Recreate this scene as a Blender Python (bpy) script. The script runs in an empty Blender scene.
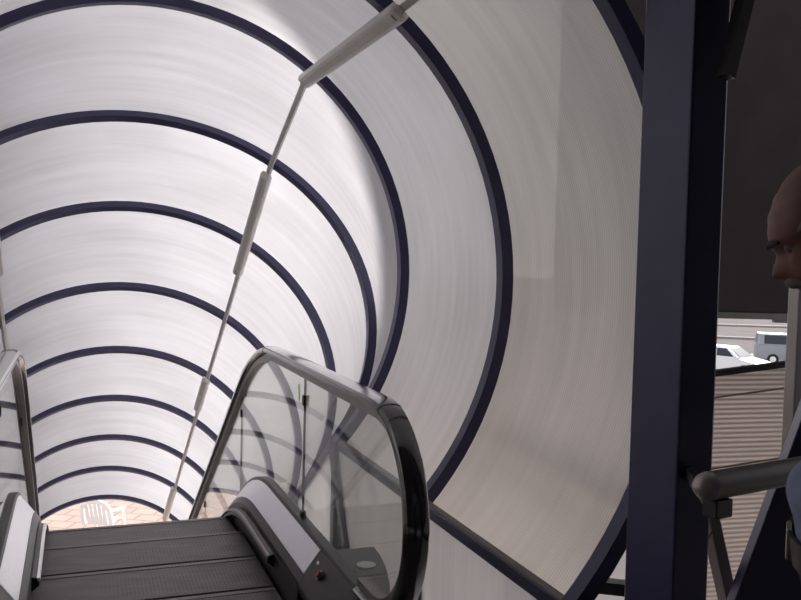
import bpy, bmesh, math, random
from mathutils import Vector, Matrix
random.seed(7)
C = bpy.context
SC = C.scene
COL = SC.collection

# ------------------------------------------------------------------ camera
FPX = 867.99
YAW, PITCH, ROLL = .3596, .045, -.0247
CAM = Vector((-.3288, -4.0656, .0816))
Fv = Vector((math.sin(YAW)*math.cos(PITCH), math.cos(YAW)*math.cos(PITCH), -math.sin(PITCH)))
Rv = Vector((math.cos(YAW), -math.sin(YAW), 0))
Uv = Rv.cross(Fv)
cr, sr = math.cos(ROLL), math.sin(ROLL)
Rv, Uv = Rv*cr-Uv*sr, Rv*sr+Uv*cr
cd = bpy.data.cameras.new('camera')
co = bpy.data.objects.new('camera', cd)
COL.objects.link(co)
cd.sensor_fit = 'HORIZONTAL'
cd.sensor_width = 36
cd.lens = FPX/801*36
cd.clip_start = .05
cd.clip_end = 500
co.matrix_world = Matrix(((Rv.x, Uv.x, -Fv.x, CAM.x), (Rv.y, Uv.y, -Fv.y, CAM.y), (Rv.z, Uv.z, -Fv.z, CAM.z), (0, 0, 0, 1)))
SC.camera = co

# ------------------------------------------------------------------ sky, sun, exposure
w = bpy.data.worlds.new('sky')
SC.world = w
w.use_nodes = True
bg = w.node_tree.nodes['Background']
bg.inputs[0].default_value = (.96, .955, 1, 1)
bg.inputs[1].default_value = 1
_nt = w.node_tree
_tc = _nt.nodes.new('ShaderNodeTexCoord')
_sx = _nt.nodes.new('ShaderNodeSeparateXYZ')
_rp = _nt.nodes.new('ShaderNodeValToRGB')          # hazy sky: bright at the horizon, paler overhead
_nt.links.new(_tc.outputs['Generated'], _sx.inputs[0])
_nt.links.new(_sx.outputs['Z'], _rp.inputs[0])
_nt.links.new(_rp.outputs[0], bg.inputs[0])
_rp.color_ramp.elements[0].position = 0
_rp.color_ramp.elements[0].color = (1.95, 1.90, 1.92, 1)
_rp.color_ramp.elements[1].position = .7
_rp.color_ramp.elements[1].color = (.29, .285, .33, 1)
sd = bpy.data.lights.new('sun', 'SUN')
sd.energy = 8.8
sd.angle = .05
sd.color = (1, .96, .93)
so = bpy.data.objects.new('sun', sd)
COL.objects.link(so)
so.location = (8, 8, 12)
SUN = Vector((.665, .535, .52))          # direction towards the sun
so.rotation_euler = SUN.to_track_quat('Z', 'Y').to_euler()
SC.view_settings.view_transform = 'Standard'
SC.view_settings.look = 'None'
SC.view_settings.gamma = 1
SC.view_settings.use_curve_mapping = False
SC.view_settings.exposure = .45
SC.cycles.max_bounces = 10
SC.cycles.transparent_max_bounces = 24
SC.cycles.use_denoising = True

# ------------------------------------------------------------------ materials
def new_mat(name):
    m = bpy.data.materials.new(name)
    m.use_nodes = True
    nt = m.node_tree
    return m, nt, nt.nodes['Principled BSDF'], nt.nodes['Material Output']

def mat(name, col, rough=.5, metal=0, var=.08, scale=12, bump=0, spec=.5, stretch=None):
    m, nt, p, out = new_mat(name)
    p.inputs['Roughness'].default_value = rough
    p.inputs['Metallic'].default_value = metal
    p.inputs['Specular IOR Level'].default_value = spec
    tc = nt.nodes.new('ShaderNodeTexCoord')
    mp = nt.nodes.new('ShaderNodeMapping')
    if stretch: mp.inputs['Scale'].default_value = stretch
    nz = nt.nodes.new('ShaderNodeTexNoise')
    nz.inputs['Scale'].default_value = scale
    nz.inputs['Detail'].default_value = 4
    nt.links.new(tc.outputs['Object'], mp.inputs[0])
    nt.links.new(mp.outputs[0], nz.inputs['Vector'])
    rp = nt.nodes.new('ShaderNodeValToRGB')
    c0 = [max(0, c*(1-var)) for c in col]
    c1 = [min(1, c*(1+var)) for c in col]
    rp.color_ramp.elements[0].position = .3
    rp.color_ramp.elements[1].position = .7
    rp.color_ramp.elements[0].color = (*c0, 1)
    rp.color_ramp.elements[1].color = (*c1, 1)
    nt.links.new(nz.outputs['Fac'], rp.inputs[0])
    nt.links.new(rp.outputs[0], p.inputs['Base Color'])
    if bump:
        b = nt.nodes.new('ShaderNodeBump')
        b.inputs['Strength'].default_value = bump
        b.inputs['Distance'].default_value = .01
        nt.links.new(nz.outputs['Fac'], b.inputs['Height'])
        nt.links.new(b.outputs[0], p.inputs['Normal'])
    return m

def schlick(nt, f0=.04, gain=.96):
    lw = nt.nodes.new('ShaderNodeLayerWeight'); lw.inputs['Blend'].default_value = .5
    pw = nt.nodes.new('ShaderNodeMath'); pw.operation = 'POWER'; pw.inputs[1].default_value = 5
    nt.links.new(lw.outputs['Facing'], pw.inputs[0])
    ma = nt.nodes.new('ShaderNodeMath'); ma.operation = 'MULTIPLY_ADD'
    ma.inputs[1].default_value = gain; ma.inputs[2].default_value = f0
    nt.links.new(pw.outputs[0], ma.inputs[0])
    return ma.outputs[0]

def polycarb(name, col, clear=.1, flute=.012, web=.05, streak=.16, seed=0., fwd=.5):
    """fluted translucent sheet: UV.x runs along the tunnel, UV.y round the arch (metres)"""
    m, nt, p, out = new_mat(name)
    nt.nodes.remove(p)
    L = nt.links.new
    uv = nt.nodes.new('ShaderNodeUVMap')
    mp = nt.nodes.new('ShaderNodeMapping')
    mp.inputs['Scale'].default_value = (9, .5, 1)
    mp.inputs['Location'].default_value = (seed, seed*.7, 0)
    nz = nt.nodes.new('ShaderNodeTexNoise')
    nz.inputs['Scale'].default_value = 1.6
    nz.inputs['Detail'].default_value = 6
    nz.inputs['Roughness'].default_value = .65
    L(uv.outputs[0], mp.inputs[0]); L(mp.outputs[0], nz.inputs['Vector'])
    n2 = nt.nodes.new('ShaderNodeTexNoise')
    n2.inputs['Scale'].default_value = 1.3
    n2.inputs['Detail'].default_value = 3
    L(uv.outputs[0], n2.inputs['Vector'])
    ad = nt.nodes.new('ShaderNodeMath'); ad.operation = 'MULTIPLY_ADD'
    ad.inputs[1].default_value = .6
    L(nz.outputs['Fac'], ad.inputs[0])
    m2 = nt.nodes.new('ShaderNodeMath'); m2.operation = 'MULTIPLY'; m2.inputs[1].default_value = .4
    L(n2.outputs['Fac'], m2.inputs[0]); L(m2.outputs[0], ad.inputs[2])
    rp = nt.nodes.new('ShaderNodeValToRGB')
    rp.color_ramp.elements[0].position = .33
    rp.color_ramp.elements[1].position = .62
    rp.color_ramp.elements[0].color = (*[c*(1-streak) for c in col], 1)
    rp.color_ramp.elements[1].color = (*col, 1)
    L(ad.outputs[0], rp.inputs[0])
    wv = nt.nodes.new('ShaderNodeTexWave')
    wv.bands_direction = 'X'
    wv.inputs['Scale'].default_value = .314159/flute
    wv.inputs['Distortion'].default_value = 0
    L(uv.outputs[0], wv.inputs['Vector'])
    b = nt.nodes.new('ShaderNodeBump')
    b.inputs['Strength'].default_value = .35
    b.inputs['Distance'].default_value = .004
    L(wv.outputs['Fac'], b.inputs['Height'])
    wr = nt.nodes.new('ShaderNodeMapRange')
    wr.inputs['To Min'].default_value = 1-web; wr.inputs['To Max'].default_value = 1
    L(wv.outputs['Fac'], wr.inputs['Value'])
    vm = nt.nodes.new('ShaderNodeVectorMath'); vm.operation = 'SCALE'
    L(rp.outputs[0], vm.inputs[0]); L(wr.outputs[0], vm.inputs['Scale'])
    rp = vm
    tr = nt.nodes.new('ShaderNodeBsdfTranslucent')
    L(rp.outputs[0], tr.inputs['Color'])
    df = nt.nodes.new('ShaderNodeBsdfDiffuse')
    L(rp.outputs[0], df.inputs['Color'])
    rf = nt.nodes.new('ShaderNodeBsdfRefraction')
    rf.inputs['Roughness'].default_value = .75; rf.inputs['IOR'].default_value = 1.4
    L(rp.outputs[0], rf.inputs['Color'])
    xf = nt.nodes.new('ShaderNodeMixShader'); xf.inputs[0].default_value = fwd
    L(tr.outputs[0], xf.inputs[1]); L(rf.outputs[0], xf.inputs[2])
    x0 = nt.nodes.new('ShaderNodeMixShader'); x0.inputs[0].default_value = .10
    L(xf.outputs[0], x0.inputs[1]); L(df.outputs[0], x0.inputs[2])
    tp = nt.nodes.new('ShaderNodeBsdfTransparent')
    tp.inputs['Color'].default_value = (*col, 1)
    x1 = nt.nodes.new('ShaderNodeMixShader'); x1.inputs[0].default_value = clear
    L(x0.outputs[0], x1.inputs[1]); L(tp.outputs[0], x1.inputs[2])
    gl = nt.nodes.new('ShaderNodeBsdfGlossy')
    gl.inputs['Roughness'].default_value = .28
    L(b.outputs[0], gl.inputs['Normal'])
    x2 = nt.nodes.new('ShaderNodeMixShader')
    L(schlick(nt, .03, .35), x2.inputs[0]); L(x1.outputs[0], x2.inputs[1]); L(gl.outputs[0], x2.inputs[2])
    L(x2.outputs[0], out.inputs[0])
    return m

def glass_mat(name, tint, ior=1.5, rough=0.0):
    m, nt, p, out = new_mat(name)
    nt.nodes.remove(p)
    L = nt.links.new
    tp = nt.nodes.new('ShaderNodeBsdfTransparent'); tp.inputs[0].default_value = (*tint, 1)
    gl = nt.nodes.new('ShaderNodeBsdfGlossy'); gl.inputs['Roughness'].default_value = rough
    nz = nt.nodes.new('ShaderNodeTexNoise'); nz.inputs['Scale'].default_value = 3
    df = nt.nodes.new('ShaderNodeBsdfDiffuse'); df.inputs[0].default_value = (.7, .7, .66, 1)
    mm = nt.nodes.new('ShaderNodeMath'); mm.operation = 'MULTIPLY'; mm.inputs[1].default_value = .12
    L(nz.outputs['Fac'], mm.inputs[0])
    x0 = nt.nodes.new('ShaderNodeMixShader')
    L(mm.outputs[0], x0.inputs[0]); L(tp.outputs[0], x0.inputs[1]); L(df.outputs[0], x0.inputs[2])
    x = nt.nodes.new('ShaderNodeMixShader')
    L(schlick(nt, .035, .9), x.inputs[0]); L(x0.outputs[0], x.inputs[1]); L(gl.outputs[0], x.inputs[2])
    L(x.outputs[0], out.inputs[0])
    return m

M = {}
M['navy'] = mat('navy_paint', (.036, .033, .095), .42, var=.12, scale=9)
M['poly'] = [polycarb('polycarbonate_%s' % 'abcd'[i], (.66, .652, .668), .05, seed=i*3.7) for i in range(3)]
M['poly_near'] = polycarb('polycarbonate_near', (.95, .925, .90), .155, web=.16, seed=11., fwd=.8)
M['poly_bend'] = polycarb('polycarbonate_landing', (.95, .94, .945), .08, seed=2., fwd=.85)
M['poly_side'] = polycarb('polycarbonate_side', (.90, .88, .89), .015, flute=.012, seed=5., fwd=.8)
M['poly_wall'] = polycarb('polycarbonate_low_wall', (.90, .84, .80), .2, flute=.017, web=.5, seed=8., fwd=.85)
M['trunk'] = mat('grey_beige_metal', (.52, .485, .45), .45, .1, .06)
M['batten'] = mat('batten_plastic', (.74, .71, .67), .4, 0, .05)
M['rubber'] = mat('handrail_rubber', (.035, .03, .03), .13, 0, .15, 20, spec=1.)
M['rubber'].node_tree.nodes['Principled BSDF'].inputs['Coat Weight'].default_value = .7
M['rubber'].node_tree.nodes['Principled BSDF'].inputs['Coat Roughness'].default_value = .08
M['guide'] = mat('guide_metal', (.24, .21, .20), .35, .5)
M['steel'] = mat('brushed_steel', (.84, .84, .86), .34, .75, .05, 8, stretch=(1, 12, 12))
M['outer'] = mat('outer_deck_metal', (.72, .71, .66), .55, .1, .06)
M['outer_end'] = mat('outer_end_metal', (.16, .16, .155), .5, .2, .08)
M['black'] = mat('black_metal', (.028, .024, .024), .4, .2, .2)
M['skirt'] = mat('skirt_panel_metal', (.045, .04, .04), .35, .6, .2)
M['step'] = mat('step_metal', (.12, .108, .108), .5, .3, .25, 6, stretch=(1, 4, 1))
M['nose'] = mat('step_nosing', (.17, .155, .155), .5, .4, .1)
M['glass'] = glass_mat('balustrade_glass', (.93, .945, .925), 1.5)
M['carglass'] = mat('car_window', (.035, .045, .06), .35, 0, .1, spec=.2)
M['yellow'] = mat('yellow_sticker', (.62, .52, .10), .6)
M['red'] = mat('red_button', (.35, .03, .03), .35)
M['white'] = mat('white_plastic', (.86, .86, .86), .35, 0, .03)
M['whitepaint'] = mat('white_car_paint', (.85, .87, .88), .25, 0, .02)
M['greypaint'] = mat('grey_van_paint', (.26, .28, .32), .3, 0, .04)
M['tyre'] = mat('tyre_rubber', (.02, .02, .02), .8)
M['board'] = mat('dark_board', (.020, .017, .0175), .9, 0, .12, 3, spec=.08)
M['asphalt'] = mat('asphalt', (.12, .108, .108), .95, 0, .12, .6, spec=.03)
M['apron'] = mat('pale_concrete', (.62, .59, .57), .9, 0, .08, 1.5, spec=.1)
M['kerb'] = mat('kerb_stone', (.27, .255, .25), .9, 0, .08, 2, spec=.05)
M['landing'] = mat('landing_floor', (.10, .095, .09), .6, 0, .15, 6)
M['roof'] = mat('roof_dark', (.06, .055, .055), .8, 0, .12, 3)
M['railpipe'] = mat('rail_steel_dull', (.11, .09, .085), .5, .2, .1, 15)
M['railcap'] = mat('rail_cap', (.40, .36, .33), .45, .5, .2, 60)
M['greybrown'] = mat('grey_brown_paint', (.22, .19, .18), .55, 0, .08)
M['skin'] = mat('skin', (.135, .055, .040), .55, 0, .1, 25)
M['hair'] = mat('grey_hair', (.11, .09, .08), .8, 0, .3, 90)
M['brow'] = mat('dark_hair', (.03, .022, .02), .8, 0, .3, 90)
M['shirt'] = mat('blue_grey_cloth', (.16, .18, .27), .85, 0, .1, 30, bump=.3)
M['trouser'] = mat('dark_cloth', (.035, .032, .035), .9, 0, .15, 30)
M['belt'] = mat('belt_leather', (.012, .01, .01), .4)
M['buckle'] = mat('buckle_metal', (.6, .58, .55), .25, .9)
M['eye'] = mat('eye_white', (.15, .12, .11), .4)
M['lamp'] = mat('car_lamp', (.6, .55, .45), .2)

def brick_mat():
    m, nt, p, out = new_mat('brick_paving')
    L = nt.links.new
    tc = nt.nodes.new('ShaderNodeTexCoord')
    mp = nt.nodes.new('ShaderNodeMapping'); mp.inputs['Rotation'].default_value = (0, 0, .5)
    br = nt.nodes.new('ShaderNodeTexBrick')
    br.inputs['Color1'].default_value = (.32, .235, .20, 1)
    br.inputs['Color2'].default_value = (.37, .275, .23, 1)
    br.inputs['Mortar'].default_value = (.24, .19, .17, 1)
    br.inputs['Scale'].default_value = 1
    br.inputs['Brick Width'].default_value = .5
    br.inputs['Row Height'].default_value = .4
    br.inputs['Mortar Size'].default_value = .03
    L(tc.outputs['Object'], mp.inputs[0]); L(mp.outputs[0], br.inputs['Vector'])
    L(br.outputs['Color'], p.inputs['Base Color'])
    p.inputs['Roughness'].default_value = .85
    return m
M['brick'] = brick_mat()

# ------------------------------------------------------------------ helpers
def tag(o, label=None, cat=None, group=None, kind=None):
    if label: o['label'] = label
    if cat: o['category'] = cat
    if group: o['group'] = group
    if kind: o['kind'] = kind
    return o

def empty(name, loc, rz=0., label=None, cat=None, group=None):
    o = bpy.data.objects.new(name, None)
    COL.objects.link(o)
    o.empty_display_size = .1
    o.location = loc
    o.rotation_euler = (0, 0, rz)
    return tag(o, label, cat, group)

class MB:
    def __init__(s):
        s.bm = bmesh.new()
        s.uv = s.bm.loops.layers.uv.new('UVMap')
    def box(s, a, b, mtx=None):
        (x0, y0, z0), (x1, y1, z1) = a, b
        vs = [Vector((x, y, z)) for x in (x0, x1) for y in (y0, y1) for z in (z0, z1)]
        if mtx: vs = [mtx @ v for v in vs]
        v = [s.bm.verts.new(p) for p in vs]
        for f in ((0, 1, 3, 2), (4, 6, 7, 5), (0, 4, 5, 1), (2, 3, 7, 6), (0, 2, 6, 4), (1, 5, 7, 3)):
            s.bm.faces.new([v[i] for i in f])
        return s
    def loft(s, rings, closed=True, caps=True, uvs=None):
        """rings: lists of points, equal length; closed = each ring is a loop"""
        V = [[s.bm.verts.new(p) for p in r] for r in rings]
        n = len(rings[0])
        for i in range(len(V)-1):
            for j in range(n if closed else n-1):
                k = (j+1) % n
                f = s.bm.faces.new((V[i][j], V[i][k], V[i+1][k], V[i+1][j]))
                if uvs:
                    for lp, (a, b) in zip(f.loops, ((i, j), (i, k), (i+1, k), (i+1, j))):
                        lp[s.uv].uv = uvs[a][b]
        if caps and closed:
            s.bm.faces.new(list(reversed(V[0])))
            s.bm.faces.new(V[-1])
        return s
    def tube(s, pts, rad, seg=12, flat=1., up=None):
        """round sweep along points; rad number or list; ends capped"""
        pts = [Vector(p) for p in pts]
        n = len(pts)
        rad = rad if isinstance(rad, (list, tuple)) else [rad]*n
        rings = []
        ref = Vector(up) if up else None
        for i in range(n):
            t = (pts[min(i+1, n-1)]-pts[max(i-1, 0)]).normalized()
            if ref is None:
                ref = Vector((0, 0, 1)) if abs(t.z) < .9 else Vector((1, 0, 0))
            a = (ref-t*ref.dot(t)).normalized()
            b = t.cross(a)
            ref = a if not up else ref
            rings.append([pts[i]+a*(math.cos(q)*rad[i]*flat)+b*(math.sin(q)*rad[i]) for q in [2*math.pi*k/seg for k in range(seg)]])
        return s.loft(rings)
    def bar(s, a, b, wd, hd, up=(0, 0, 1)):
        a, b = Vector(a), Vector(b)
        t = (b-a).normalized()
        u = Vector(up); u = (u-t*u.dot(t)).normalized()
        r = t.cross(u)
        return s.loft([[p+r*(sx*wd/2)+u*(sz*hd/2) for sx, sz in ((-1, -1), (1, -1), (1, 1), (-1, 1))] for p in (a, b)])
    def prism(s, poly, axis_a, axis_b):
        """poly extruded between two offsets: poly points are Vectors"""
        return s.loft([[p+axis_a for p in poly], [p+axis_b for p in poly]])
    def ball(s, c, r, sc=(1, 1, 1), seg=16, rot=None):
        ret = bmesh.ops.create_uvsphere(s.bm, u_segments=seg, v_segments=max(6, seg//2), radius=r)
        m = Matrix.Translation(c) @ (rot if rot else Matrix.Identity(4)) @ Matrix.Diagonal((*sc, 1))
        bmesh.ops.transform(s.bm, matrix=m, verts=ret['verts'])
        return s
    def build(s, name, material, parent=None, smooth=False, bevel=0, origin=True, base=None):
        bm = s.bm
        bmesh.ops.recalc_face_normals(bm, faces=bm.faces)
        inv = Matrix.Identity(4)
        if parent is not None:
            pm = Matrix.Translation(parent.location) @ parent.rotation_euler.to_matrix().to_4x4()
            p2 = parent.parent
            while p2 is not None:
                pm = Matrix.Translation(p2.location) @ p2.rotation_euler.to_matrix().to_4x4() @ pm
                p2 = p2.parent
            inv = pm.inverted()
            bmesh.ops.transform(bm, matrix=inv, verts=bm.verts)
        o0 = Vector((0, 0, 0))
        if origin and len(bm.verts):
            xs = [v.co.x for v in bm.verts]; ys = [v.co.y for v in bm.verts]; zs = [v.co.z for v in bm.verts]
            o0 = Vector(((min(xs)+max(xs))/2, (min(ys)+max(ys))/2, min(zs)))
            for v in bm.verts: v.co -= o0
        me = bpy.data.meshes.new(name)
        if smooth:
            for f in bm.faces: f.smooth = True
        bm.to_mesh(me); bm.free()
        if smooth:
            try: me.set_sharp_from_angle(angle=math.radians(38))
            except Exception: pass
        o = bpy.data.objects.new(name, me)
        me.materials.append(material)
        COL.objects.link(o)
        o.location = o0
        if parent is not None: o.parent = parent
        if bevel:
            b = o.modifiers.new('bevel', 'BEVEL'); b.width = bevel; b.segments = 2; b.limit_method = 'ANGLE'
        return o

def ray(px, py): return Fv+Rv*((px-400.5)/FPX)+Uv*((300-py)/FPX)
def copy_tree(o, parent=None):
    c = o.copy(); COL.objects.link(c)
    if parent is not None: c.parent = parent
    for ch in [x for x in bpy.data.objects if x.parent == o]: copy_tree(ch, c)
    return c

# ------------------------------------------------------------------ tunnel frames
AN = .578
SA, CA, TA = math.sin(AN), math.cos(AN), math.tan(AN)
RAD = 1.2
Z0 = .228
def S(s, x, n): return Vector((x, CA*s+SA*n, Z0-SA*s+CA*n))
RING_Y = {-2: -2.098, -1: -1.049, 0: .058}
RING_S = {k: 1.2*v for k, v in zip(range(1, 9), (.5879, 1.3227, 2.1805, 3.055, 3.8936, 4.721, 5.5078, 6.352))}
def RP(k, ang, rad, off=0.):
    """a point in the plane of rib k"""
    if k <= 0: return Vector((rad*math.cos(ang), RING_Y[k]+off, rad*math.sin(ang)))
    return S(RING_S[k]+off, rad*math.cos(ang), rad*math.sin(ang))
def RX(k, x, n, off=0.):
    if k <= 0: return Vector((x, RING_Y[k]+off, n))
    return S(RING_S[k]+off, x, n)
A0, A1 = math.radians(-43.2), math.radians(223.2)
XE, NE = RAD*math.cos(A0), RAD*math.sin(A0)
FLOOR = -1.34
STREET = -5.3
WID = .052          # rib width along the tunnel
LEG = .76
SHADE_BEAM = -27

# ------------------------------------------------------------------ the setting
m = MB().box((-3, -8, FLOOR-.25), (4, -1.98, FLOOR)).build('floor', M['landing']); tag(m, kind='structure')
m = MB().box((-3, -8, 1.75), (4, -2.32, 1.95)).build('ceiling', M['roof']); tag(m, kind='structure')
m = MB().box((-3, -8.2, FLOOR), (4, -8, 1.75)).build('wall_back', M['roof']); tag(m, kind='structure')
m = MB().box((-3.2, -8.2, FLOOR), (-3, -2.2, 1.75)).build('wall_left', M['roof']); tag(m, kind='structure')
m = MB().box((4, -8.2, FLOOR), (4.2, -3.2, 1.75)).build('wall_right', M['roof']); tag(m, kind='structure')
m = MB().box((-150, -40, STREET-.3), (250, 300, STREET)).build('street_ground', M['asphalt']); tag(m, kind='structure')
m = MB().box((1.2, -6, STREET), (22, 5.1, STREET+.012)).build('concrete_apron', M['apron']); tag(m, kind='structure')
m = MB().box((-9, 5.2, STREET), (7, 34, STREET+.01)).build('brick_pavement', M['brick']); tag(m, kind='structure')

# ------------------------------------------------------------------ ribs
names = ['nearest dark blue curved rib, end of the tunnel beside the square column',
 'second dark blue curved rib from the camera, passing down behind the escalator newel',
 'dark blue curved rib at the bend of the ceiling conduit',
 'first dark blue rib on the downhill slope, just after the conduit bends',
 'second dark blue rib on the downhill slope of the tunnel',
 'third dark blue rib on the downhill slope of the tunnel',
 'fourth dark blue rib down the slope of the tunnel',
 'fifth dark blue rib down the slope of the tunnel',
 'sixth dark blue rib down the slope, third from the far opening',
 'last but one dark blue rib before the far opening of the tunnel',
 'farthest small dark blue rib framing the brick pavement at the tunnel mouth']
SEG = 72
for i, k in enumerate(range(-2, 9)):
    prof = [(RAD, -WID), (RAD+.046, -WID), (RAD+.046, 0), (RAD, 0)]
    rings = []
    leg_top = [RX(k, XE, NE-LEG)]
    def sect(fn): return [fn(r, o) for r, o in prof]
    # right leg, arc, left leg
    def legsec(side, drop):
        out = []
        for r, o in prof:
            x = r*math.cos(A0); n = RAD*math.sin(A0)-(r-RAD)*.0-drop
            out.append(RX(k, side*x, n if drop else r*math.sin(A0), o))
        return out
    rings.append(legsec(1, LEG))
    for j in range(SEG+1):
        a = A0+(A1-A0)*j/SEG
        rings.append([RP(k, a, r, o) for r, o in prof])
    rings.append(legsec(-1, LEG))
    o = MB().loft(rings).build('curved_rib', M['navy'], smooth=True)
    tag(o, names[i], 'rib', 'curved steel ribs of the tunnel')

# ------------------------------------------------------------------ glazing bays
gl = ['large curved translucent sheet right of the second rib, dark board showing through it',
 'curved translucent sheet between the second rib and the rib at the conduit bend',
 'curved translucent sheet at the tunnel bend, glaring white beside the conduit',
 'first full translucent sheet on the downhill slope',
 'second full translucent sheet on the downhill slope',
 'third full translucent sheet on the downhill slope',
 'fourth full translucent sheet on the downhill slope',
 'fifth full translucent sheet on the downhill slope',
 'last but one translucent sheet before the far tunnel mouth',
 'farthest translucent sheet, at the far tunnel mouth']
def axial(k): return RING_Y[k] if k <= 0 else .9+RING_S[k]
for i, k in enumerate(range(-2, 8)):
    rings, uvs = [], []
    for t in range(2):
        kk = k+t
        rr, uu = [], []
        for lay in (0, 1):
            seq = range(SEG+1) if lay == 0 else range(SEG, -1, -1)
            for j in seq:
                a = A0+(A1-A0)*j/SEG
                rr.append(RP(kk, a, RAD+.050+.008*lay, -WID/2)); uu.append((axial(kk), a*RAD))
        rings.append(rr); uvs.append(uu)
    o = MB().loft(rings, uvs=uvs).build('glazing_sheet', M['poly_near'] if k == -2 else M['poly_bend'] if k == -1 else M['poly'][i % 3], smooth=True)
    tag(o, gl[i], 'glazing sheet', 'translucent sheets of the tunnel')

# beam added outside the first bay, making the soft shade band on the sheet
pts = [Vector((1.42*math.cos(math.radians(a)), y, 1.42*math.sin(math.radians(a)))) for y, a in ((-2.06, SHADE_BEAM-.5), (-1.06, SHADE_BEAM+.5))]
o = MB().bar(pts[0], pts[1], .04, .06).build('shade_beam', M['greybrown'])
tag(o, 'short brown beam added outside to make the dim shade band on the large curved sheet', 'beam')
# side panels under the springing rail and the rail itself, each side
sl_end = 8
for side, sn in ((1, 'right'), (-1, 'left')):
    XP = .905
    ks = list(range(-2, 9))
    # rail: follows the ribs at the end of the arc
    rings = []
    for k in ks:
        rings.append([RX(k, side*(XE+dx), NE+dn, -WID/2) for dx, dn in ((.014, -.036), (.045, -.036), (.045, .004), (.014, .004))])
    o = MB().loft(rings).build('springing_rail', M['navy'], bevel=.004)
    tag(o, 'dark blue bottom rail along the %s foot of the curved sheets' % sn, 'rail', 'bottom rails of the tunnel')
    tr = []
    for k in ks:
        tr.append([RX(k, side*(XE+dx), NE+dn, -WID/2) for dx, dn in ((.018, .004), (.045, .004), (.045, .010), (.018, .010))])
    MB().loft(tr).build('glazing_channel', M['greybrown'], parent=o)
    for q, k in enumerate(ks[:-1]):
        rings, uvs = [], []
        for kk in (k, k+1):
            rings.append([RX(kk, side*(XP+dx), n, -WID/2) for dx, n in ((-.008, NE-.03), (-.008, NE-LEG), (.0, NE-LEG), (.0, NE-.03))])
            uvs.append([(axial(kk), n) for n in (-.85, -1.4, -1.4, -.85)])
        o = MB().loft(rings, uvs=uvs).build('side_panel', M['poly_side'])
        where = 'beside the nearest rib' if q == 0 else 'behind the escalator newel' if q == 1 else 'at the bend' if q == 2 else 'bay %s below the bend' % ['one', 'two', 'three', 'four', 'five', 'six', 'seven'][q-3]
        tag(o, 'flat %s side sheet under bottom rail, %s' % (sn, where), 'side panel', 'flat side sheets of the tunnel')

# ------------------------------------------------------------------ ceiling conduit with light battens
def conduit(xh, nh, xs, ns, side):
    pts = [Vector((side*xh, -3.0, nh)), Vector((side*xh, -1.05, nh)), Vector((side*xh*.985, .03, nh*.995))]
    for k in range(1, 9): pts.append(RX(k, side*xs, ns, -WID/2))
    pts[-1] = RX(8, side*xs, ns, .05)
    return pts
def inward(p, d):   # step towards the tunnel axis in cross-section
    return p
CR = conduit(.712, .945, .757, .918, 1)
CL = conduit(.80, .89, .80, .88, -1)
SHIFT = lambda side: Vector((-side*.012, 0, -.012))
for P, side, sn in ((CR, 1, 'right'), (CL, -1, 'left')):
    b = MB()
    for a, c in zip(P[:-1], P[1:]):
        b.bar(a, c, .026, .022, up=(side*.7, 0, .7))
    o = b.build('cable_conduit', M['trunk'])
    tag(o, 'thin grey cable conduit running down the upper %s of the tunnel' % sn, 'conduit')
    spans = [(-1, 0, -.2, .99), (1, 2, .06, 1.36), (4, 5, -.05, .62), (7, 8, -.1, 1.0)]
    lbl = ['ceiling light batten on the level part of the %s conduit', 'grey light batten just below the bend of the %s conduit',
           'grey light batten halfway down the %s conduit', 'grey light batten at the far lower end of the %s conduit']
    ix = {k: i for i, k in enumerate([-9, -1, 0]+list(range(1, 9)))}
    for (k0, k1, t0, t1), lb in zip(spans, lbl):
        a, c = P[ix[k0]], P[ix[k1]]
        p, q = a+(c-a)*t0, a+(c-a)*t1
        d = (q-p).normalized()
        inn = Vector((-side*.6, 0, -.75)); inn = (inn-d*inn.dot(d)).normalized()
        r = d.cross(inn)
        rings = []
        L = (q-p).length
        for e, sc in ((0, .35), (.006, .7), (.02, 1), (L-.02, 1), (L-.006, .7), (L, .35)):
            cen = p+d*e+inn*.022
            rings.append([cen+r*(x*sc)+inn*(y*sc) for x, y in ((-.036, -.014), (.036, -.014), (.036, .008), (.026, .022), (-.026, .022), (-.036, .008))])
        t = empty('light_batten', (p+q)/2, 0, lb % sn, 'light', 'light battens on the conduits')
        MB().loft(rings).build('housing', M['batten'], t, bevel=.002)
        g = []
        for e in (.03, L-.03):
            cen = p+d*e+inn*.044
            g.append([cen+r*x+inn*y for x, y in ((-.018, -.003), (.018, -.003), (.012, .006), (-.012, .006))])
        MB().loft(g).build('lens', M['trunk'], t)

# ------------------------------------------------------------------ escalator
YK, YB = .64, .64+(FLOOR-STREET)/TA
def zb(y):
    """step line: level, rounded bend, slope, rounded bend, level"""
    def kink(y, yk, w=.45):
        if y < yk-w: return 0.
        if y > yk+w: return (y-yk)
        return (y-(yk-w))**2/(4*w)
    return FLOOR-TA*(kink(y, YK)-kink(y, YB))
esc = empty('escalator', (0, -1.0, FLOOR), 0, 'escalator with glass sides going down inside the tunnel', 'escalator')
def ysamples(y0, y1):
    ys = [y0]
    y = y0
    while y < y1-1e-6:
        near = min(abs(y-YK), abs(y-YB)) < .6
        y = min(y1, y+(.06 if near else .3))
        ys.append(y)
    return ys
def sweep(prof, y0, y1, name, mt, parent, smooth=False, bevel=0):
    rings = [[Vector((x, y, zb(y)+z)) for x, z in prof] for y in ysamples(y0, y1)]
    return MB().loft(rings).build(name, mt, parent, smooth=smooth, bevel=bevel)
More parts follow.
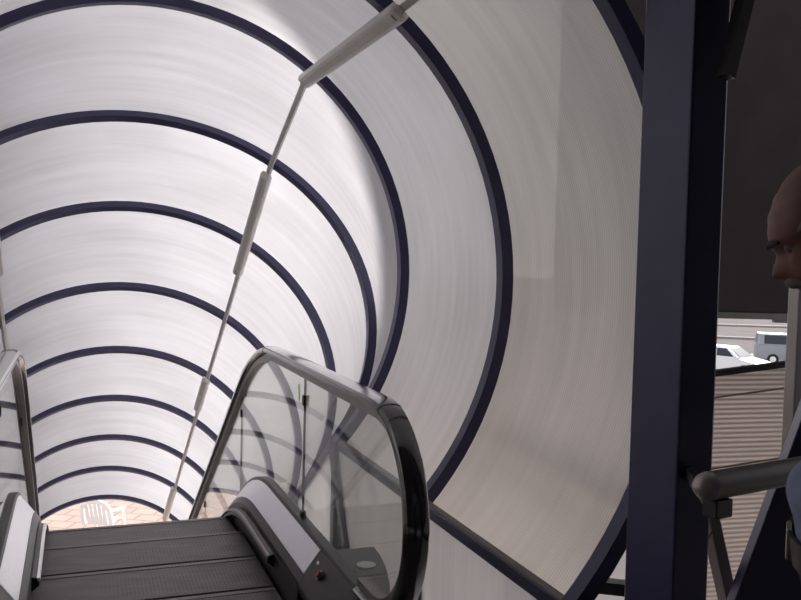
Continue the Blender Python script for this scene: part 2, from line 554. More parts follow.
# steps: comb-tread prototype then copies
def step_mesh():
    b = MB()
    n = 60
    W = .49
    d = 2*W/n
    pr = []
    for i in range(n):
        x = -W+i*d
        pr += [(x, 0), (x+d*.62, 0), (x+d*.62, -.0014), (x+d, -.0014)]
    ring = lambda y: [Vector((x, y, z)) for x, z in pr]+[Vector((W, y, -.03)), Vector((-W, y, -.03))]
    b.loft([ring(0), ring(.375)])
    return b
def riser_mesh():
    b = MB()
    prof = [(.372, -.012), (.40, -.02), (.40, -.24), (.385, -.255), (.37, -.24)]
    b.loft([[Vector((x, y, z)) for y, z in prof] for x in (-.49, .49)])
    return b
sp = empty('step', (0, 0, 0)); sp.parent = esc
y = -.81
yl = []
while y < YB+.9:
    yl.append(y); y += .405
first = None
for y in yl:
    z = zb(y+.12)
    if first is None:
        first = (MB(), None)
        t = bpy.data.objects.new('tmp', None)
        bm_ = step_mesh(); o1 = bm_.build('step', M['step'], origin=False)
        o2 = riser_mesh().build('riser', M['step'], origin=False)
        o3 = MB().box((-.488, .345, -.006), (.488, .378, .002)).build('nosing', M['nose'], origin=False)
        o1.parent = esc
        o2.parent = o1; o3.parent = o1
        o1.location = Vector((0, y, z))-esc.location
        first = o1
    else:
        c = copy_tree(first, esc)
        c.location = Vector((0, y, z))-esc.location
bpy.data.objects.remove(sp)
MB().box((-.86, -1.98, FLOOR-.12), (.86, -.80, FLOOR-.004)).build('floor_plate', M['step'], esc)
bcomb = MB()
for i in range(48):
    x = -.48+i*.02
    bcomb.box((x, -.88, FLOOR-.003), (x+.011, -.78, FLOOR+.006))
bcomb.build('comb', M['nose'], esc)
# truss casing below the steps
sweep([(-.62, -.35), (.62, -.35), (.62, -.95), (-.62, -.95)], -1.95, 8.4, 'truss_casing', M['black'], esc)
HR_DZ = .955
def rail_path(inset):
    """handrail centre line in y,z: newel bottom, round the newel, along the top, down to the lower newel"""
    cy, cz, r = -1.375, FLOOR+HR_DZ-.345, .345-inset
    pts = [(cy+.14, cz-r)]
    for j in range(0, 25):
        a = -math.pi/2-math.pi*j/24
        pts.append((cy+r*math.cos(a), cz+r*math.sin(a)))
    for y in ysamples(-1.2, 7.6):
        pts.append((y, zb(y)+HR_DZ-inset/(1 if y < .4 or y > YB else CA)))
    cy2, cz2 = 7.65, STREET+HR_DZ-.345
    for j in range(0, 25):
        a = math.pi/2-math.pi*j/24
        pts.append((cy2+r*math.cos(a), cz2+r*math.sin(a)))
    return pts
def rail_sweep(prof, inset, x):
    pts = [Vector((x, y, z)) for y, z in rail_path(inset)]
    rings = []
    for i, p in enumerate(pts):
        t = (pts[min(i+1, len(pts)-1)]-pts[max(i-1, 0)]).normalized()
        nrm = Vector((0, -t.z, t.y))   # outward
        if nrm.length < .1: nrm = Vector((0, 0, 1))
        rings.append([p+Vector((a, 0, 0))+nrm*b for a, b in prof])
    return MB().loft(rings)
capsule = [(-.040, -.012), (-.026, -.020), (.026, -.020), (.040, -.012), (.041, .002), (.034, .013), (.018, .018), (0, .019), (-.018, .018), (-.034, .013), (-.041, .002)]
for side, sn in ((1, 'right'), (-1, 'left')):
    X = .622*side+(0 if side == 1 else .018)
    rail_sweep(capsule, 0, X).build('handrail', M['rubber'], esc, smooth=True)
    rail_sweep([(-.022, -.016), (.022, -.016), (.022, .012), (-.022, .012)], .034, X).build('handrail_guide', M['guide'], esc)
    # glass panes
    top = [(y, z) for y, z in rail_path(.04)]
    joints = [-1.9, -.378, 1.13, 2.6, 4.1, 5.6, 7.1, 8.2]
    for ja, jb in zip(joints[:-1], joints[1:]):
        ya, yb2 = ja+.002, jb-.002
        poly = []
        if ja < -1.5:
            poly = [(y, z) for y, z in top[:26] if z > FLOOR+.27]
        inner = [(y, z) for y, z in top[26:] if ya < y < yb2 and y < 7.6]
        def tz(y): return zb(y)+HR_DZ-.04/(1 if y < .4 or y > YB else CA)
        if jb > 8:
            poly = [(ya, tz(ya))]+inner+[(y, z) for y, z in top[-25:] if z > STREET+.27]
            poly += [(y, zb(y)+.27) for y in reversed(ysamples(ya, 7.75))]
        else:
            if ja > -1.5: poly = [(ya, tz(ya))]
            poly += inner+[(yb2, tz(yb2))]
            poly += [(y, zb(y)+.27) for y in reversed(ysamples(max(ya, -1.42), yb2))]
        pv = [Vector((X, y, z)) for y, z in poly]
        MB().prism(pv, Vector((-.005, 0, 0)), Vector((.005, 0, 0))).build('glass_pane', M['glass'], esc)
        if ja > -1.5 and ja < 5:
            for dz in (.80, .285):
                MB().box((X-.011, ja-.012, zb(ja)+dz-.022), (X+.011, ja+.012, zb(ja)+dz+.022)).build('glass_clip', M['black'], esc)
            MB().box((X-.0052, ja-.0012, zb(ja)+.28), (X+.0052, ja+.0012, tz(ja))).build('glass_joint', M['black'], esc)
    if side == 1:
        for dy, dz, tl in ((.085, .825, .006), (-.075, .80, -.006)):
            y0 = -.378+dy
            c = Vector((X-.007, y0, zb(y0)+dz))
            MB().loft([[c+Vector((q, u+tl, .035)) for q, u in ((-.001, -.006), (.001, -.006), (.001, .006), (-.001, .006))],
                       [c+Vector((q, u-tl, -.035)) for q, u in ((-.001, -.006), (.001, -.006), (.001, .006), (-.001, .006))]]).build('sticker', M['yellow'], esc)
    # handrail joints
    for yj in ((-1.29, -1.12) if side == 1 else ()):
        pass
    s = side
    P = lambda pts: [(s*x+(0 if s == 1 else .018), z) for x, z in pts]
    sweep(P([(.592, .270), (.598, .284), (.640, .284), (.640, .250), (.600, .250)]), -1.72, 8.1, 'glass_holder', M['black'], esc, bevel=.003)
    dk = sweep(P([(.526, .179), (.592, .268), (.600, .262), (.600, .20), (.54, .15)]), -.78, 7.6, 'inner_deck', M['steel'], esc)
    sweep(P([(.503, .15), (.524, .180), (.531, .172), (.531, .10), (.503, .10)]), -.80, 7.6, 'deck_edge', M['black'], esc)
    sweep(P([(.500, .12), (.510, .12), (.510, -.25), (.500, -.25)]), -1.3, 7.6, 'skirt_panel', M['skirt'], esc)
    br = sweep(P([(.470, .085), (.476, .115), (.500, .122), (.500, .06)]), -.36, 7.3, 'skirt_guard', M['black'], esc, bevel=.003)
    sweep(P([(.466, .108), (.470, .118), (.480, .120), (.478, .108)]), -.365, 7.3, 'guard_edge', M['guide'] if s == 1 else M['steel'], br)
    # dark newel base cover
    pr = P([(.500, .145), (.526, .181), (.594, .271), (.604, .262), (.606, 0), (.500, 0)])
    rings = []
    for y, f in ((-.785, 1), (-1.3, 1), (-1.52, .97), (-1.66, .80), (-1.74, .5), (-1.76, .1)):
        rings.append([Vector((x, y, FLOOR+z*f)) for x, z in pr])
    nb = MB().loft(rings).build('newel_base', M['black'], esc, bevel=.006)
    nb['label'] = 'dark newel base cover with a red stop button' if s == 1 else 'dark newel base cover'
    if s == 1:
        nrm = Vector((-.83, 0, .555))
        def ondeck(f, y): return Vector((.526+.068*f, y, FLOOR+.181+.090*f))
        c = ondeck(.42, -.93)
        MB().tube([c-nrm*.004, c+nrm*.010], .020, 16).build('stop_button_ring', M['guide'], nb)
        MB().tube([c+nrm*.008, c+nrm*.018], .013, 16).build('stop_button', M['red'], nb)
        c = ondeck(.62, -.84)
        MB().bar(c-nrm*.002+Vector((0, -.012, 0)), c-nrm*.002+Vector((0, .012, 0)), .012, .008, up=nrm).build('indicator_plate', M['steel'], nb)
    # outer deck
    sweep(P([(.640, .262), (.662, .255), (.662, -.05), (.86, -.07), (.86, -.10), (.640, -.10)]), -.79, 7.7, 'outer_deck', M['outer'], esc)
    plan = [(.640, -.79), (.815, -.79), (.806, -.90), (.785, -1.02), (.745, -1.17), (.70, -1.30), (.640, -1.40)]
    oc = MB().loft([[Vector((s*x, y, z)) for x, y in plan] for z in (FLOOR, FLOOR+.266)]).build('outer_deck_end', M['outer_end'], esc, bevel=.008)
    MB().tube([Vector((s*.712, -1.0, FLOOR+.262)), Vector((s*.712, -1.0, FLOOR+.272))], .036, 20).build('oval_cap', M['white'], oc)

# seams on the right handrail
rp = rail_path(0)
def seam(i, name='handrail_seam'):
    p, q = rp[i], rp[i+1]
    pts = [Vector((.622, a, b)) for a, b in (p, q)]
    t = (pts[1]-pts[0]).normalized(); nrm = Vector((0, -t.z, t.y))
    rings = []
    for e in (-.004, .004):
        rings.append([pts[0]+t*e+Vector((a*1.03, 0, 0))+nrm*(b*1.05) for a, b in capsule])
    MB().loft(rings).build(name, M['black'], esc)
seam(23); seam(32)

# ------------------------------------------------------------------ square column and railing at the right
def at(px, py, d): return CAM+ray(px, py)*d
t = empty('square_column', (1.035, -2.335, FLOOR), 0, 'square dark blue steel column right of the tunnel mouth', 'column')
MB().box((.984, -2.424, FLOOR), (1.088, -2.238, 1.75)).build('shaft', M['navy'], t, bevel=.006)
MB().box((.92, -2.49, FLOOR), (1.15, -2.18, FLOOR+.02)).build('base_plate', M['navy'], t)
for dx in (-.09, .09):
    for dy in (-.13, .13):
        MB().tube([Vector((1.035+dx, -2.335+dy, FLOOR+.02)), Vector((1.035+dx, -2.335+dy, FLOOR+.045))], .014, 6).build('bolt', M['black'], t)

ra = Vector((.838, -2.69, -.35)); rb = Vector((1.147, -2.628, -.35))
rd = (rb-ra).normalized(); re = ra+rd*2.6
t = empty('guard_railing', (ra.x, ra.y, FLOOR), 0, 'round dull steel guard rail with a domed end cap beside the column', 'railing')
MB().tube([ra+rd*.012, re], .0285, 20).build('rail_tube', M['railpipe'], t, smooth=True)
prof = [(0, .0285), (.012, .0285), (-.006, .0265), (-.018, .020), (-.025, .011), (-.028, .003)]
MB().tube([ra+rd*.016]+[ra+rd*(.008+e) for e, _ in prof[2:]], [.0295]+[r for _, r in prof[2:]], 20).build('end_cap', M['railcap'], t, smooth=True)
bk = ra+rd*.045
MB().bar(bk+Vector((0, 0, -.028)), bk+Vector((0, 0, -.065)), .036, .05, up=rd).build('bracket', M['black'], t, bevel=.003)
q = Vector((1.02, -2.424, -.398))
MB().bar(bk+Vector((0, 0, -.052)), q, .02, .03).build('bracket_arm', M['black'], t)
for e in (1.15, 2.5):
    p = ra+rd*e
    MB().tube([p+Vector((0, 0, -.02)), Vector((p.x, p.y, FLOOR))], .022, 14).build('baluster', M['railpipe'], t, smooth=True)

# low fluted screen beyond the railing
pa, pb = at(690, 378, 3.0), at(845, 358, 3.15)
dv = Vector((pb.x-pa.x, pb.y-pa.y, 0)).normalized()
nv = Vector((dv.y, -dv.x, 0))
t = empty('fluted_screen', (pa.x, pa.y, FLOOR), 0, 'low fluted translucent screen beyond the guard rail', 'screen')
def wallquad(z0a, z0b, z1a, z1b, th, off):
    a, b2 = Vector((pa.x, pa.y, 0)), Vector((pb.x, pb.y, 0))
    ring = lambda p, z0, z1: [p+nv*(off-th/2)+Vector((0, 0, z0)), p+nv*(off+th/2)+Vector((0, 0, z0)), p+nv*(off+th/2)+Vector((0, 0, z1)), p+nv*(off-th/2)+Vector((0, 0, z1))]
    return [ring(a, z0a, z1a), ring(b2, z0b, z1b)]
uvs = [[(z, 0) for z in (-1.25, -1.25, pa.z, pa.z)], [(z, .5) for z in (-1.25, -1.25, pb.z, pb.z)]]
MB().loft(wallquad(-1.25, -1.25, pa.z, pb.z, .012, 0), uvs=uvs).build('screen_sheet', M['poly_wall'], t)
MB().loft(wallquad(pa.z-.004, pb.z-.004, pa.z+.016, pb.z+.016, .03, 0)).build('top_trim', M['black'], t)
for dz in (.075, .325):
    MB().loft(wallquad(pa.z-dz-.005, pb.z-dz-.005, pa.z-dz, pb.z-dz, .008, .012)).build('sheet_joint', M['greybrown'], t)
MB().loft(wallquad(FLOOR-.2, FLOOR-.2, -1.25, -1.25, .04, 0)).build('bottom_beam', M['navy'], t)
# diagonal members
a, b = at(706, 500, 2.42), at(745, 680, 2.42)
o = MB().bar(a, b, .034, .05, up=nv).build('diagonal_strut', M['greybrown'], bevel=.003)
tag(o, 'thin grey-brown slanting strut below the end of the guard rail', 'strut')
pts = [at(706, 543, 2.38), at(709, 536, 2.38), at(713, 531, 2.4), at(716, 520, 2.41)]
o = MB().tube(pts, .0035, 8).build('cable', M['black'], smooth=True)
tag(o, 'short black cable hooked on the slanting strut', 'cable')
a0, a1 = at(726, 625, 2.32), at(815, 384, 2.32)
d = (a1-a0).normalized()
wv = d.cross(Fv).normalized()
if wv.dot(Rv) < 0: wv = -wv
g = [[p, p+wv*.24, p+wv*.24+Fv*.05, p+Fv*.05] for p in (a0-d*((a0.z-FLOOR)/d.z), a0+d*((1.74-a0.z)/d.z))]
o = MB().loft(g).build('diagonal_brace', M['navy'], bevel=.004)
tag(o, 'wide dark blue slanting brace beside the man', 'brace')
pa2, pb2 = at(802.5, 250, 2.7), at(784, 640, 2.7)
pc = Vector((pb2.x, pb2.y, FLOOR))
pc = pa2+(pb2-pa2)*((pa2.z-FLOOR)/(pa2.z-pb2.z))
o = MB().bar(pc, pa2, .05, .05, up=nv).build('grey_post', M['trunk'], bevel=.004)
tag(o, 'short grey-brown post standing below the chin of the man', 'post')
a, b = at(727, 72, 1.97), at(752, -30, 1.99)
o = MB().bar(a-(b-a)*.05, b+(b-a)*4.5, .03, .03).build('head_brace', M['skirt'])
tag(o, 'thin grey slanting brace at the top right of the column', 'brace')
# horizontal bar outside between rib and column
a, b = at(596, 585, 2.9), at(660, 592, 2.9)
o = MB().bar(a-(b-a)*.0, b+(b-a)*.5, .05, .04).build('outside_bar', M['black'])
tag(o, 'short dark horizontal bar outside at the foot of the nearest rib', 'bar')

# dark hoarding beyond the tunnel
bl, brt = at(554, 308, 7.0), at(900, 321, 7.0)
bd = Vector((brt.x-bl.x, brt.y-bl.y, 0)).normalized()
bn = Vector((bd.y, -bd.x, 0))
t = empty('hoarding', (bl.x, bl.y, STREET), 0, 'big dark board standing outside to the right of the tunnel', 'board')
def bslab(x0, x1, z0, z1, o0, o1):
    base = Vector((bl.x, bl.y, 0))
    ring = lambda x: [base+bd*x+bn*o0+Vector((0, 0, z0)), base+bd*x+bn*o1+Vector((0, 0, z0)), base+bd*x+bn*o1+Vector((0, 0, z1)), base+bd*x+bn*o0+Vector((0, 0, z1))]
    return MB().loft([ring(x0), ring(x1)])
W = (Vector((brt.x, brt.y, 0))-Vector((bl.x, bl.y, 0))).length
bslab(0, W+1.2, bl.z, 6.5, -.06, 0).build('board_sheet', M['board'], t)
bslab(-.01, W+1.21, bl.z-.05, bl.z, -.07, .01).build('bottom_edge', M['black'], t)
bslab(1.78, 2.25, bl.z-.075, bl.z-.05, -.05, .0).build('bottom_lip', M['black'], t)
for x in (.95, W+.8):
    bslab(x, x+.14, STREET, 6.4, -.2, -.06).build('leg', M['black'], t)

# ------------------------------------------------------------------ street beyond
for i, (c0, c1, wd, lb) in enumerate((((44, 68.6), (75, 53), .9, 'far pale kerb strip across the street'),
        ((44, 52.0), (64, 38), .7, 'pale kerb strip behind the white car'),
        ((56, 80), (95, 72), 1.2, 'farthest pale kerb strip under the dark board'))):
    o = MB().bar((c0[0], c0[1], STREET+.08), (c1[0], c1[1], STREET+.08), wd, .16).build('kerb_strip', M['kerb'])
    tag(o, lb, 'kerb')

def car(name, label, cat, base, heading, paint, profile, cabin, wheels, scale=1.):
    """profile: side outline (x,z) of the lower body; cabin: side outline of the greenhouse"""
    t = empty(name, base, heading, label, cat)
    mt = Matrix.Translation(base) @ Matrix.Rotation(heading, 4, 'Z')
    hw = .84*scale
    def slab(poly, h, taper=0., zt=None):
        ys = (-1, -.86, .86, 1)
        rings = []
        zs = [z for _, z in poly]; zc = (min(zs)+max(zs))/2; xc = sum(x for x, _ in poly)/len(poly)
        for yy in ys:
            k = .94 if abs(yy) == 1 else 1
            rings.append([mt @ Vector((xc+(x-xc)*k, yy*(h-taper*((z-min(zs))/(max(zs)-min(zs)+1e-6))), zc+(z-zc)*k)) for x, z in poly])
        return MB().loft(rings)
    slab(profile, hw).build('body', paint, t, smooth=True)
    slab(cabin, hw-.06, .16).build('roof', paint, t, smooth=True)
    # windows: slightly proud slabs
    zmin = min(z for _, z in cabin); zmax = max(z for _, z in cabin)
    bot = [p for p in cabin if p[1] == zmin]; tp = [p for p in cabin if p[1] == zmax]
    xb0, xb1 = min(p[0] for p in bot), max(p[0] for p in bot)
    xt0, xt1 = min(p[0] for p in tp), max(p[0] for p in tp)
    def lerp(u, v): # u 0..1 along, v 0..1 up
        xa = xb0+(xt0-xb0)*v; xb_ = xb1+(xt1-xb1)*v
        return xa+(xb_-xa)*u, zmin+(zmax-zmin)*v
    for sd in (-1, 1):
        for u0, u1 in ((.10, .46), (.51, .88)):
            poly = [lerp(u0, .12), lerp(u1, .12), lerp(u1, .86), lerp(u0, .86)]
            ring = lambda off: [mt @ Vector((x, sd*(hw-.06-.16*((z-zmin)/(zmax-zmin))+off), z)) for x, z in poly]
            MB().loft([ring(-.02), ring(.012)]).build('side_window', M['carglass'], t)
    for xb_, xt_, nm in ((xb1, xt1, 'windscreen'), (xb0, xt0, 'rear_window')):
        sg = 1 if nm == 'windscreen' else -1
        pts = []
        for v in (.12, .88):
            x = xb_+(xt_-xb_)*v; z = zmin+(zmax-zmin)*v
            pts.append((x, z, (hw-.06-.16*v)*.86))
        r0 = [mt @ Vector((x+sg*.015, yy*h, z+.01)) for x, z, h in pts for yy in (-1, 1)]
        r1 = [mt @ Vector((x-sg*.03, yy*h, z-.02)) for x, z, h in pts for yy in (-1, 1)]
        order = (0, 1, 3, 2)
        MB().loft([[r0[i] for i in order], [r1[i] for i in order]]).build(nm, M['carglass'], t)
    for wx in wheels:
        for sd in (-1, 1):
            a = mt @ Vector((wx, sd*(hw-.17), .31)); b2 = mt @ Vector((wx, sd*(hw+.02), .31))
            wo = MB().tube([a, b2], .31, 20).build('wheel', M['tyre'], t)
            c2 = mt @ Vector((wx, sd*(hw+.03), .31))
            MB().tube([b2, c2], .17, 14).build('hubcap', M['steel'], wo)
    xm = max(x for x, _ in profile)
    for sd in (-1, 1):
        MB().ball(mt @ Vector((xm-.10, sd*(hw-.26), .66)), .13, (.6, 1.4, .7), rot=Matrix.Rotation(heading, 4, 'Z')).build('headlamp', M['lamp'], t, smooth=True)
        MB().ball(mt @ Vector((xb1-.25, sd*(hw+.06), .98)), .09, (.6, 1, .8)).build('wing_mirror', paint, t, smooth=True)
    return t
sedan = [(-2.05, .25), (2.05, .25), (2.12, .55), (2.0, .74), (.95, .92), (-1.3, .95), (-2.02, .88), (-2.12, .6)]
cab = [(-1.55, .90), (1.10, .90), (.30, 1.42), (-.85, 1.42)]
car('white_car', 'white car parked in the street, seen beside the column', 'car', Vector((31.2, 31.7, STREET)), math.radians(-68), M['whitepaint'], sedan, cab, (-1.3, 1.3))
vanp = [(-2.3, .28), (2.2, .28), (2.25, .6), (2.15, 1.0), (1.6, 1.12), (-2.3, 1.12)]
vanc = [(-2.28, 1.10), (1.7, 1.10), (1.05, 1.75), (-2.2, 1.75)]
car('grey_van', 'grey van with a dark window band right of the white car', 'van', Vector((38.5, 34.3, STREET)), math.radians(-38), M['greypaint'], vanp, vanc, (-1.4, 1.4))

# white plastic garden chair at the tunnel mouth
cb = Vector((.21, 12.7, STREET+.01))
t = empty('plastic_chair', cb, math.radians(62), 'white plastic armchair on the brick pavement at the tunnel mouth', 'chair')
mt = Matrix.Translation(cb) @ Matrix.Rotation(t.rotation_euler.z, 4, 'Z')
V = lambda x, y, z: mt @ Vector((x, y, z))
b = MB(); b.loft([[V(x, y, .42+.02*abs(y)) for x, y in ((-.24, -.24), (.22, -.22), (.22, .22), (-.24, .24))], [V(x, y, .45) for x, y in ((-.24, -.24), (.22, -.22), (.22, .22), (-.24, .24))]])
b.build('seat', M['white'], t, bevel=.01)
for sx, sy in ((-.25, -.25), (-.25, .25), (.24, -.27), (.24, .27)):
    MB().tube([V(sx*1.08, sy*1.05, 0), V(sx, sy, .44)], [.022, .032], 8).build('leg', M['white'], t, smooth=True)
for sy in (-.28, .28):
    MB().tube([V(-.27, sy*.95, .70), V(-.05, sy*1.08, .67), V(.2, sy*1.05, .64), V(.25, sy, .44)], [.028, .034, .034, .025], 8).build('armrest', M['white'], t, smooth=True)
fr = []
for j in range(13):
    u = j/12*math.pi
    yy = -.27*math.cos(u)
    zz = .44+.46*min(1, math.sin(u)**.35 if math.sin(u) > 0 else 0)
    fr.append(V(-.24-.16*(zz-.44)/.46, yy, zz))
MB().tube(fr, .045, 8).build('back_frame', M['white'], t, smooth=True)
for yy in (-.17, -.085, 0, .085, .17):
    MB().bar(V(-.24, yy*.9, .44), V(-.385, yy, .88), .074, .02, up=V(1, 0, 0)-cb).build('back_slat', M['white'], t)

# ------------------------------------------------------------------ the man at the right edge
FACE = Vector((-.71, .704, 0)).normalized()
man_c = Vector((0, 0, FLOOR))
DM = 1.36
belly = at(799, 492, DM)
man_c.x, man_c.y = (belly-FACE*.135).x, (belly-FACE*.135).y
head_rot = math.atan2(FACE.y, FACE.x)
t = empty('person', man_c, head_rot, 'balding man with a moustache in a blue-grey shirt, head bowed, at the right edge', 'person')
MT = Matrix.Translation(man_c) @ Matrix.Rotation(head_rot, 4, 'Z')
LW = lambda x, y, z: MT @ Vector((x, y, z))
def ellring(cx, cy, z, hx, hy, n=28, ex=2.3):
    out = []
    for i in range(n):
        a = 2*math.pi*i/n
        c, s_ = math.cos(a), math.sin(a)
        out.append(LW(cx+hx*math.copysign(abs(c)**(2/ex), c), cy+hy*math.copysign(abs(s_)**(2/ex), s_), z))
    return out
def interp(tab, z):
    for (a, *p), (b2, *q) in zip(tab[:-1], tab[1:]):
        if a <= z <= b2:
            k = (z-a)/(b2-a); k = k*k*(3-2*k)
            return [u+(v-u)*k for u, v in zip(p, q)]
    return list(tab[-1][1:]) if z > tab[-1][0] else list(tab[0][1:])
belt_z = .0816-FLOOR-.0  # set below from the picture
bz = at(795, 525, DM).z-FLOOR           # belt height above the floor
brow = at(768.5, 247, DM)
# head in its own frame: x forward, z up, chin at 0
HP = [(0, .060, -.020, .026), (.012, .078, -.030, .040), (.03, .083, -.052, .050), (.045, .079, -.064, .056), (.058, .088, -.074, .060),
      (.072, .086, -.084, .064), (.095, .083, -.092, .069), (.112, .080, -.096, .072), (.126, .093, -.099, .074), (.142, .087, -.099, .0755),
      (.165, .076, -.094, .073), (.188, .056, -.080, .064), (.205, .032, -.058, .050), (.215, .012, -.036, .032), (.219, -.008, -.016, .006)]
def head_pt(z, a, push=0.):
    f, bk_, wd = interp(HP, z)
    c, s_ = math.cos(a), math.sin(a)
    ex = 2/2.2
    cx = (f+bk_)/2*.25
    hx = (f-cx) if c > 0 else (cx-bk_)
    x = cx+(hx+push)*math.copysign(abs(c)**ex, c)
    y = (wd+push)*math.copysign(abs(s_)**ex, s_)
    # nose
    da = (a+math.pi) % (2*math.pi)-math.pi
    if abs(da) < .6 and push == 0:
        nt_ = 0
        if .066 < z < .122:
            nt_ = .029*max(0, min(1, (.124-z)/.038)) if z > .082 else .029*max(0, (z-.064)/.018)
        wn = .11+.10*max(0, min(1, (.12-z)/.05))
        x += nt_*math.exp(-(da/wn)**2)
        # eye sockets
        x -= .009*math.exp(-((abs(da)-.42)/.16)**2-((z-.112)/.010)**2)
        # lips
        x += .005*math.exp(-(da/.28)**2)*(math.exp(-((z-.054)/.005)**2)+math.exp(-((z-.044)/.005)**2))
    return x, y, z
TILT = math.radians(30)
HR = Matrix.Rotation(TILT, 4, 'Y')
HSC = 1.0
bx = Vector(head_pt(.128, 0))*HSC
hb = MT.inverted() @ brow
head_off = hb-(HR @ bx)
head_off.y = 0
HM = MT @ Matrix.Translation(head_off) @ HR @ Matrix.Scale(HSC, 4)
hrings = []
for i in range(53):
    z = .0005+.2180*i/52
    hrings.append([HM @ Vector(head_pt(z, 2*math.pi*j/56)) for j in range(56)])
body = MB()
body.loft(hrings)
neck_top = MT.inverted() @ (HM @ Vector((-.02, 0, .05)))
sh_z = neck_top.z-.115
# ears
for sy in (-1, 1):
    body.ball(HM @ Vector((-.012, sy*.074, .098)), .03, (.62, .30, 1.05), 14, rot=(MT.to_3x3() @ HR.to_3x3() @ Matrix.Rotation(sy*.35, 3, 'Z')).to_4x4())
def tube_l(b, pts, rad, seg=16, flat=1.):
    b.tube([LW(*p) for p in pts], rad, seg, flat)
tube_l(body, [(-.025, 0, sh_z-.06), (-.012, 0, sh_z+.03), (neck_top.x-.012, 0, neck_top.z-.03), (neck_top.x, 0, neck_top.z+.02)], [.075, .060, .055, .052])
TOR = [(bz-.26, -.015, .115, .165), (bz-.12, -.015, .125, .172), (bz, .0, .128, .162), (bz+.06, .012, .132, .160), (bz+.15, -.025, .108, .160), (bz+.26, -.05, .098, .168),
       (sh_z-.10, -.045, .092, .175), (sh_z-.03, -.04, .078, .155), (sh_z+.02, -.03, .055, .09)]
def torso(b, z0, z1, grow, n=20):
    rings = []
    for i in range(n+1):
        z = z0+(z1-z0)*i/n
        cx, hx, hy = interp(TOR, z)
        rings.append(ellring(cx, 0, z, hx+grow, hy+grow))
    b.loft(rings)
torso(body, bz-.26, sh_z+.015, 0)
ARM = {}
for sy in (-1, 1):
    a = [(-.03, sy*.165, sh_z-.06), (-.03, sy*.205, sh_z-.14), (-.02, sy*.225, sh_z-.34), (.06, sy*.215, sh_z-.50), (.10, sy*.205, sh_z-.57)]
    ARM[sy] = a
    tube_l(body, a, [.052, .05, .041, .033, .026])
    # hand: palm and five fingers, slightly curled
    w0 = Vector(a[-1]); dr = Vector((.38, 0, -.92)).normalized(); fw = Vector((.92, 0, .38)).normalized()
    palm = []
    for e, hw_, ht in ((-.01, .024, .02), (.03, .036, .017), (.065, .041, .015), (.088, .040, .012)):
        c = w0+dr*e
        palm.append([LW(*(c+fw*(hw_*math.cos(q))+Vector((0, ht*math.sin(q), 0)))) for q in [2*math.pi*k/14 for k in range(14)]])
    body.loft(palm)
    for fi, (off, ln) in enumerate(((.030, .068), (.010, .078), (-.011, .072), (-.030, .056))):
        p = w0+dr*.078+fw*off
        pts = [p, p+dr*ln*.45+Vector((0, -sy*.006, 0)), p+dr*ln*.78+Vector((0, -sy*.020, 0)), p+dr*ln*.95+Vector((0, -sy*.038, 0))]
        tube_l(body, [tuple(v) for v in pts], [.0095, .009, .008, .0065], 10)
    p = w0+dr*.028+fw*.028
    pts = [p, p+dr*.03+fw*.026+Vector((0, -sy*.01, 0)), p+dr*.058+fw*.032+Vector((0, -sy*.02, 0))]
    tube_l(body, [tuple(v) for v in pts], [.012, .0105, .008], 10)
LEGP = {}
for sy in (-1, 1):
    l = [(-.015, sy*.085, bz-.16), (-.01, sy*.092, bz-.33), (.0, sy*.09, .50), (-.015, sy*.09, .36), (-.02, sy*.09, .10), (-.01, sy*.09, .05)]
    LEGP[sy] = l
    tube_l(body, l, [.088, .078, .055, .052, .038, .04])
    tube_l(body, [(-.04, sy*.09, .045), (.06, sy*.092, .035), (.14, sy*.095, .03)], [.04, .036, .028])
bo = body.build('body', M['skin'], t, smooth=True)
rm = bo.modifiers.new('remesh', 'REMESH'); rm.mode = 'VOXEL'; rm.voxel_size = .0055; rm.use_smooth_shade = True
sm = bo.modifiers.new('smooth', 'SMOOTH'); sm.factor = .5; sm.iterations = 3
# shirt, trousers, belt, shoes
sh = MB()
torso(sh, bz-.03, sh_z+.012, .012)
for sy in (-1, 1):
    a = ARM[sy]
    tube_l(sh, a[:4]+[(.085, sy*.21, sh_z-.54)], [.068, .064, .056, .047, .043], 18)
so_ = sh.build('shirt', M['shirt'], t, smooth=True)
rm = so_.modifiers.new('remesh', 'REMESH'); rm.mode = 'VOXEL'; rm.voxel_size = .008; rm.use_smooth_shade = True
s2 = so_.modifiers.new('smooth', 'SMOOTH'); s2.iterations = 4
col = MB()
col.tube([LW(neck_top.x-.055+.07*math.cos(q)*.9, .068*math.sin(q), sh_z+.025-.03*math.cos(q)) for q in [2*math.pi*k/20+.3 for k in range(20)]], .014, 8)
col.build('collar', M['shirt'], t, smooth=True)
tr = MB()
torso(tr, bz-.22, bz-.01, .014, 8)
for sy in (-1, 1):
    l = LEGP[sy]
    tube_l(tr, l[:4]+[(-.02, sy*.09, .06)], [.105, .096, .078, .072, .062], 18)
to = tr.build('trousers', M['trouser'], t, smooth=True)
rm = to.modifiers.new('remesh', 'REMESH'); rm.mode = 'VOXEL'; rm.voxel_size = .009; rm.use_smooth_shade = True
rings = []
for e, g in ((-.045, .015), (-.045, .021), (.0, .021), (.0, .015)):
    cx, hx, hy = interp(TOR, bz+e)
    rings.append(ellring(cx, 0, bz+e-.005, hx+g, hy+g))
be = MB().loft(rings+[rings[0]], caps=False).build('belt', M['belt'], t, smooth=True)
cx, hx, hy = interp(TOR, bz-.02)
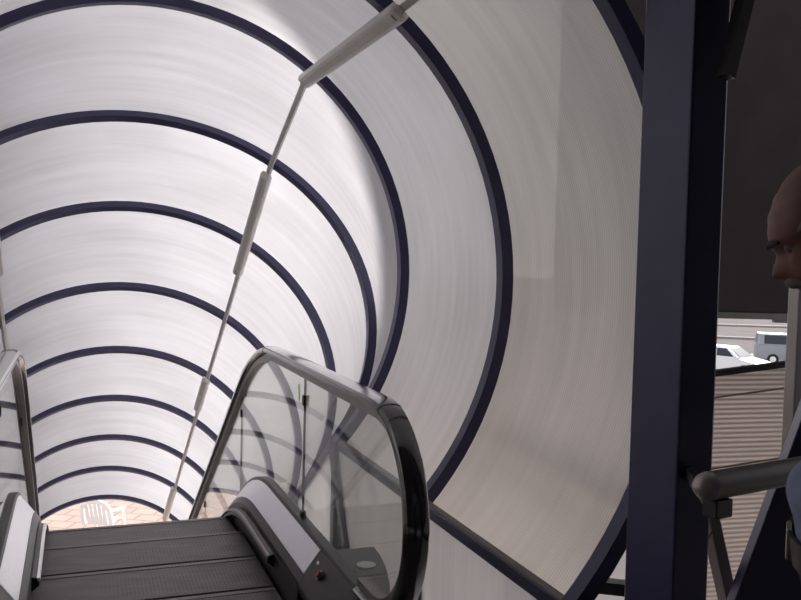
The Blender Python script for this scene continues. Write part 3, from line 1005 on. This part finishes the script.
MB().bar(LW(cx+hx+.020, 0, bz-.05), LW(cx+hx+.020, 0, bz-.002), .055, .008, up=FACE).build('buckle', M['buckle'], be, bevel=.002)
for sy in (-1, 1):
    r_ = []
    for x, hw_, h in ((-.085, .03, .06), (-.06, .042, .075), (.0, .044, .08), (.07, .048, .06), (.13, .045, .045), (.175, .02, .03)):
        r_.append([LW(x, sy*.092+hw_*math.cos(q), max(.002, h/2+h/2*math.sin(q))) for q in [2*math.pi*k/14 for k in range(14)]])
    MB().loft(r_).build('shoe', M['belt'], t, smooth=True)
# hair ring round the bald crown, brows, moustache, eyes
hr = []
def hair_top(a):
    da = abs((a+math.pi) % (2*math.pi)-math.pi)
    return .125+.062*max(0, min(1, (da-1.0)/1.0))
def hair_bot(a):
    da = abs((a+math.pi) % (2*math.pi)-math.pi)
    return .118-.072*max(0, min(1, (da-1.55)/.9))
AH = [1.12+(2*math.pi-2.24)*k/40 for k in range(41)]
for a in AH:
    z0, z1 = hair_bot(a), hair_top(a)
    r_ = []
    for k in range(7):
        z = z0+(z1-z0)*k/6
        r_.append(HM @ Vector(head_pt(z, a, .009*math.sin(math.pi*(k+.4)/6.8)+.001)))
    for k in range(6, -1, -1):
        z = z0+(z1-z0)*k/6
        r_.append(HM @ Vector(head_pt(z, a, -.006)))
    hr.append(r_)
MB().loft(hr).build('hair', M['hair'], t, smooth=True)
for sy in (-1, 1):
    pts = [HM @ Vector(head_pt(.1305-.006*abs(k-1.2)/2, sy*(.16+.15*k), .001)) for k in range(4)]
    MB().tube(pts, [.004, .006, .0055, .003], 8).build('eyebrow', M['brow'], t, smooth=True)
    MB().ball(HM @ Vector((.0625, sy*.031, .112)), .0125, seg=14).build('eye', M['eye'], t, smooth=True)
pts = []
for k in range(9):
    a = -.62+1.24*k/8
    x, y_, z = head_pt(.064-.010*abs(a/.62)**1.5, a, .0)
    pts.append(HM @ Vector((x+.003, y_, z)))
MB().tube(pts, [.004, .007, .0085, .009, .009, .009, .0085, .007, .004], 10).build('moustache', M['hair'], t, smooth=True)
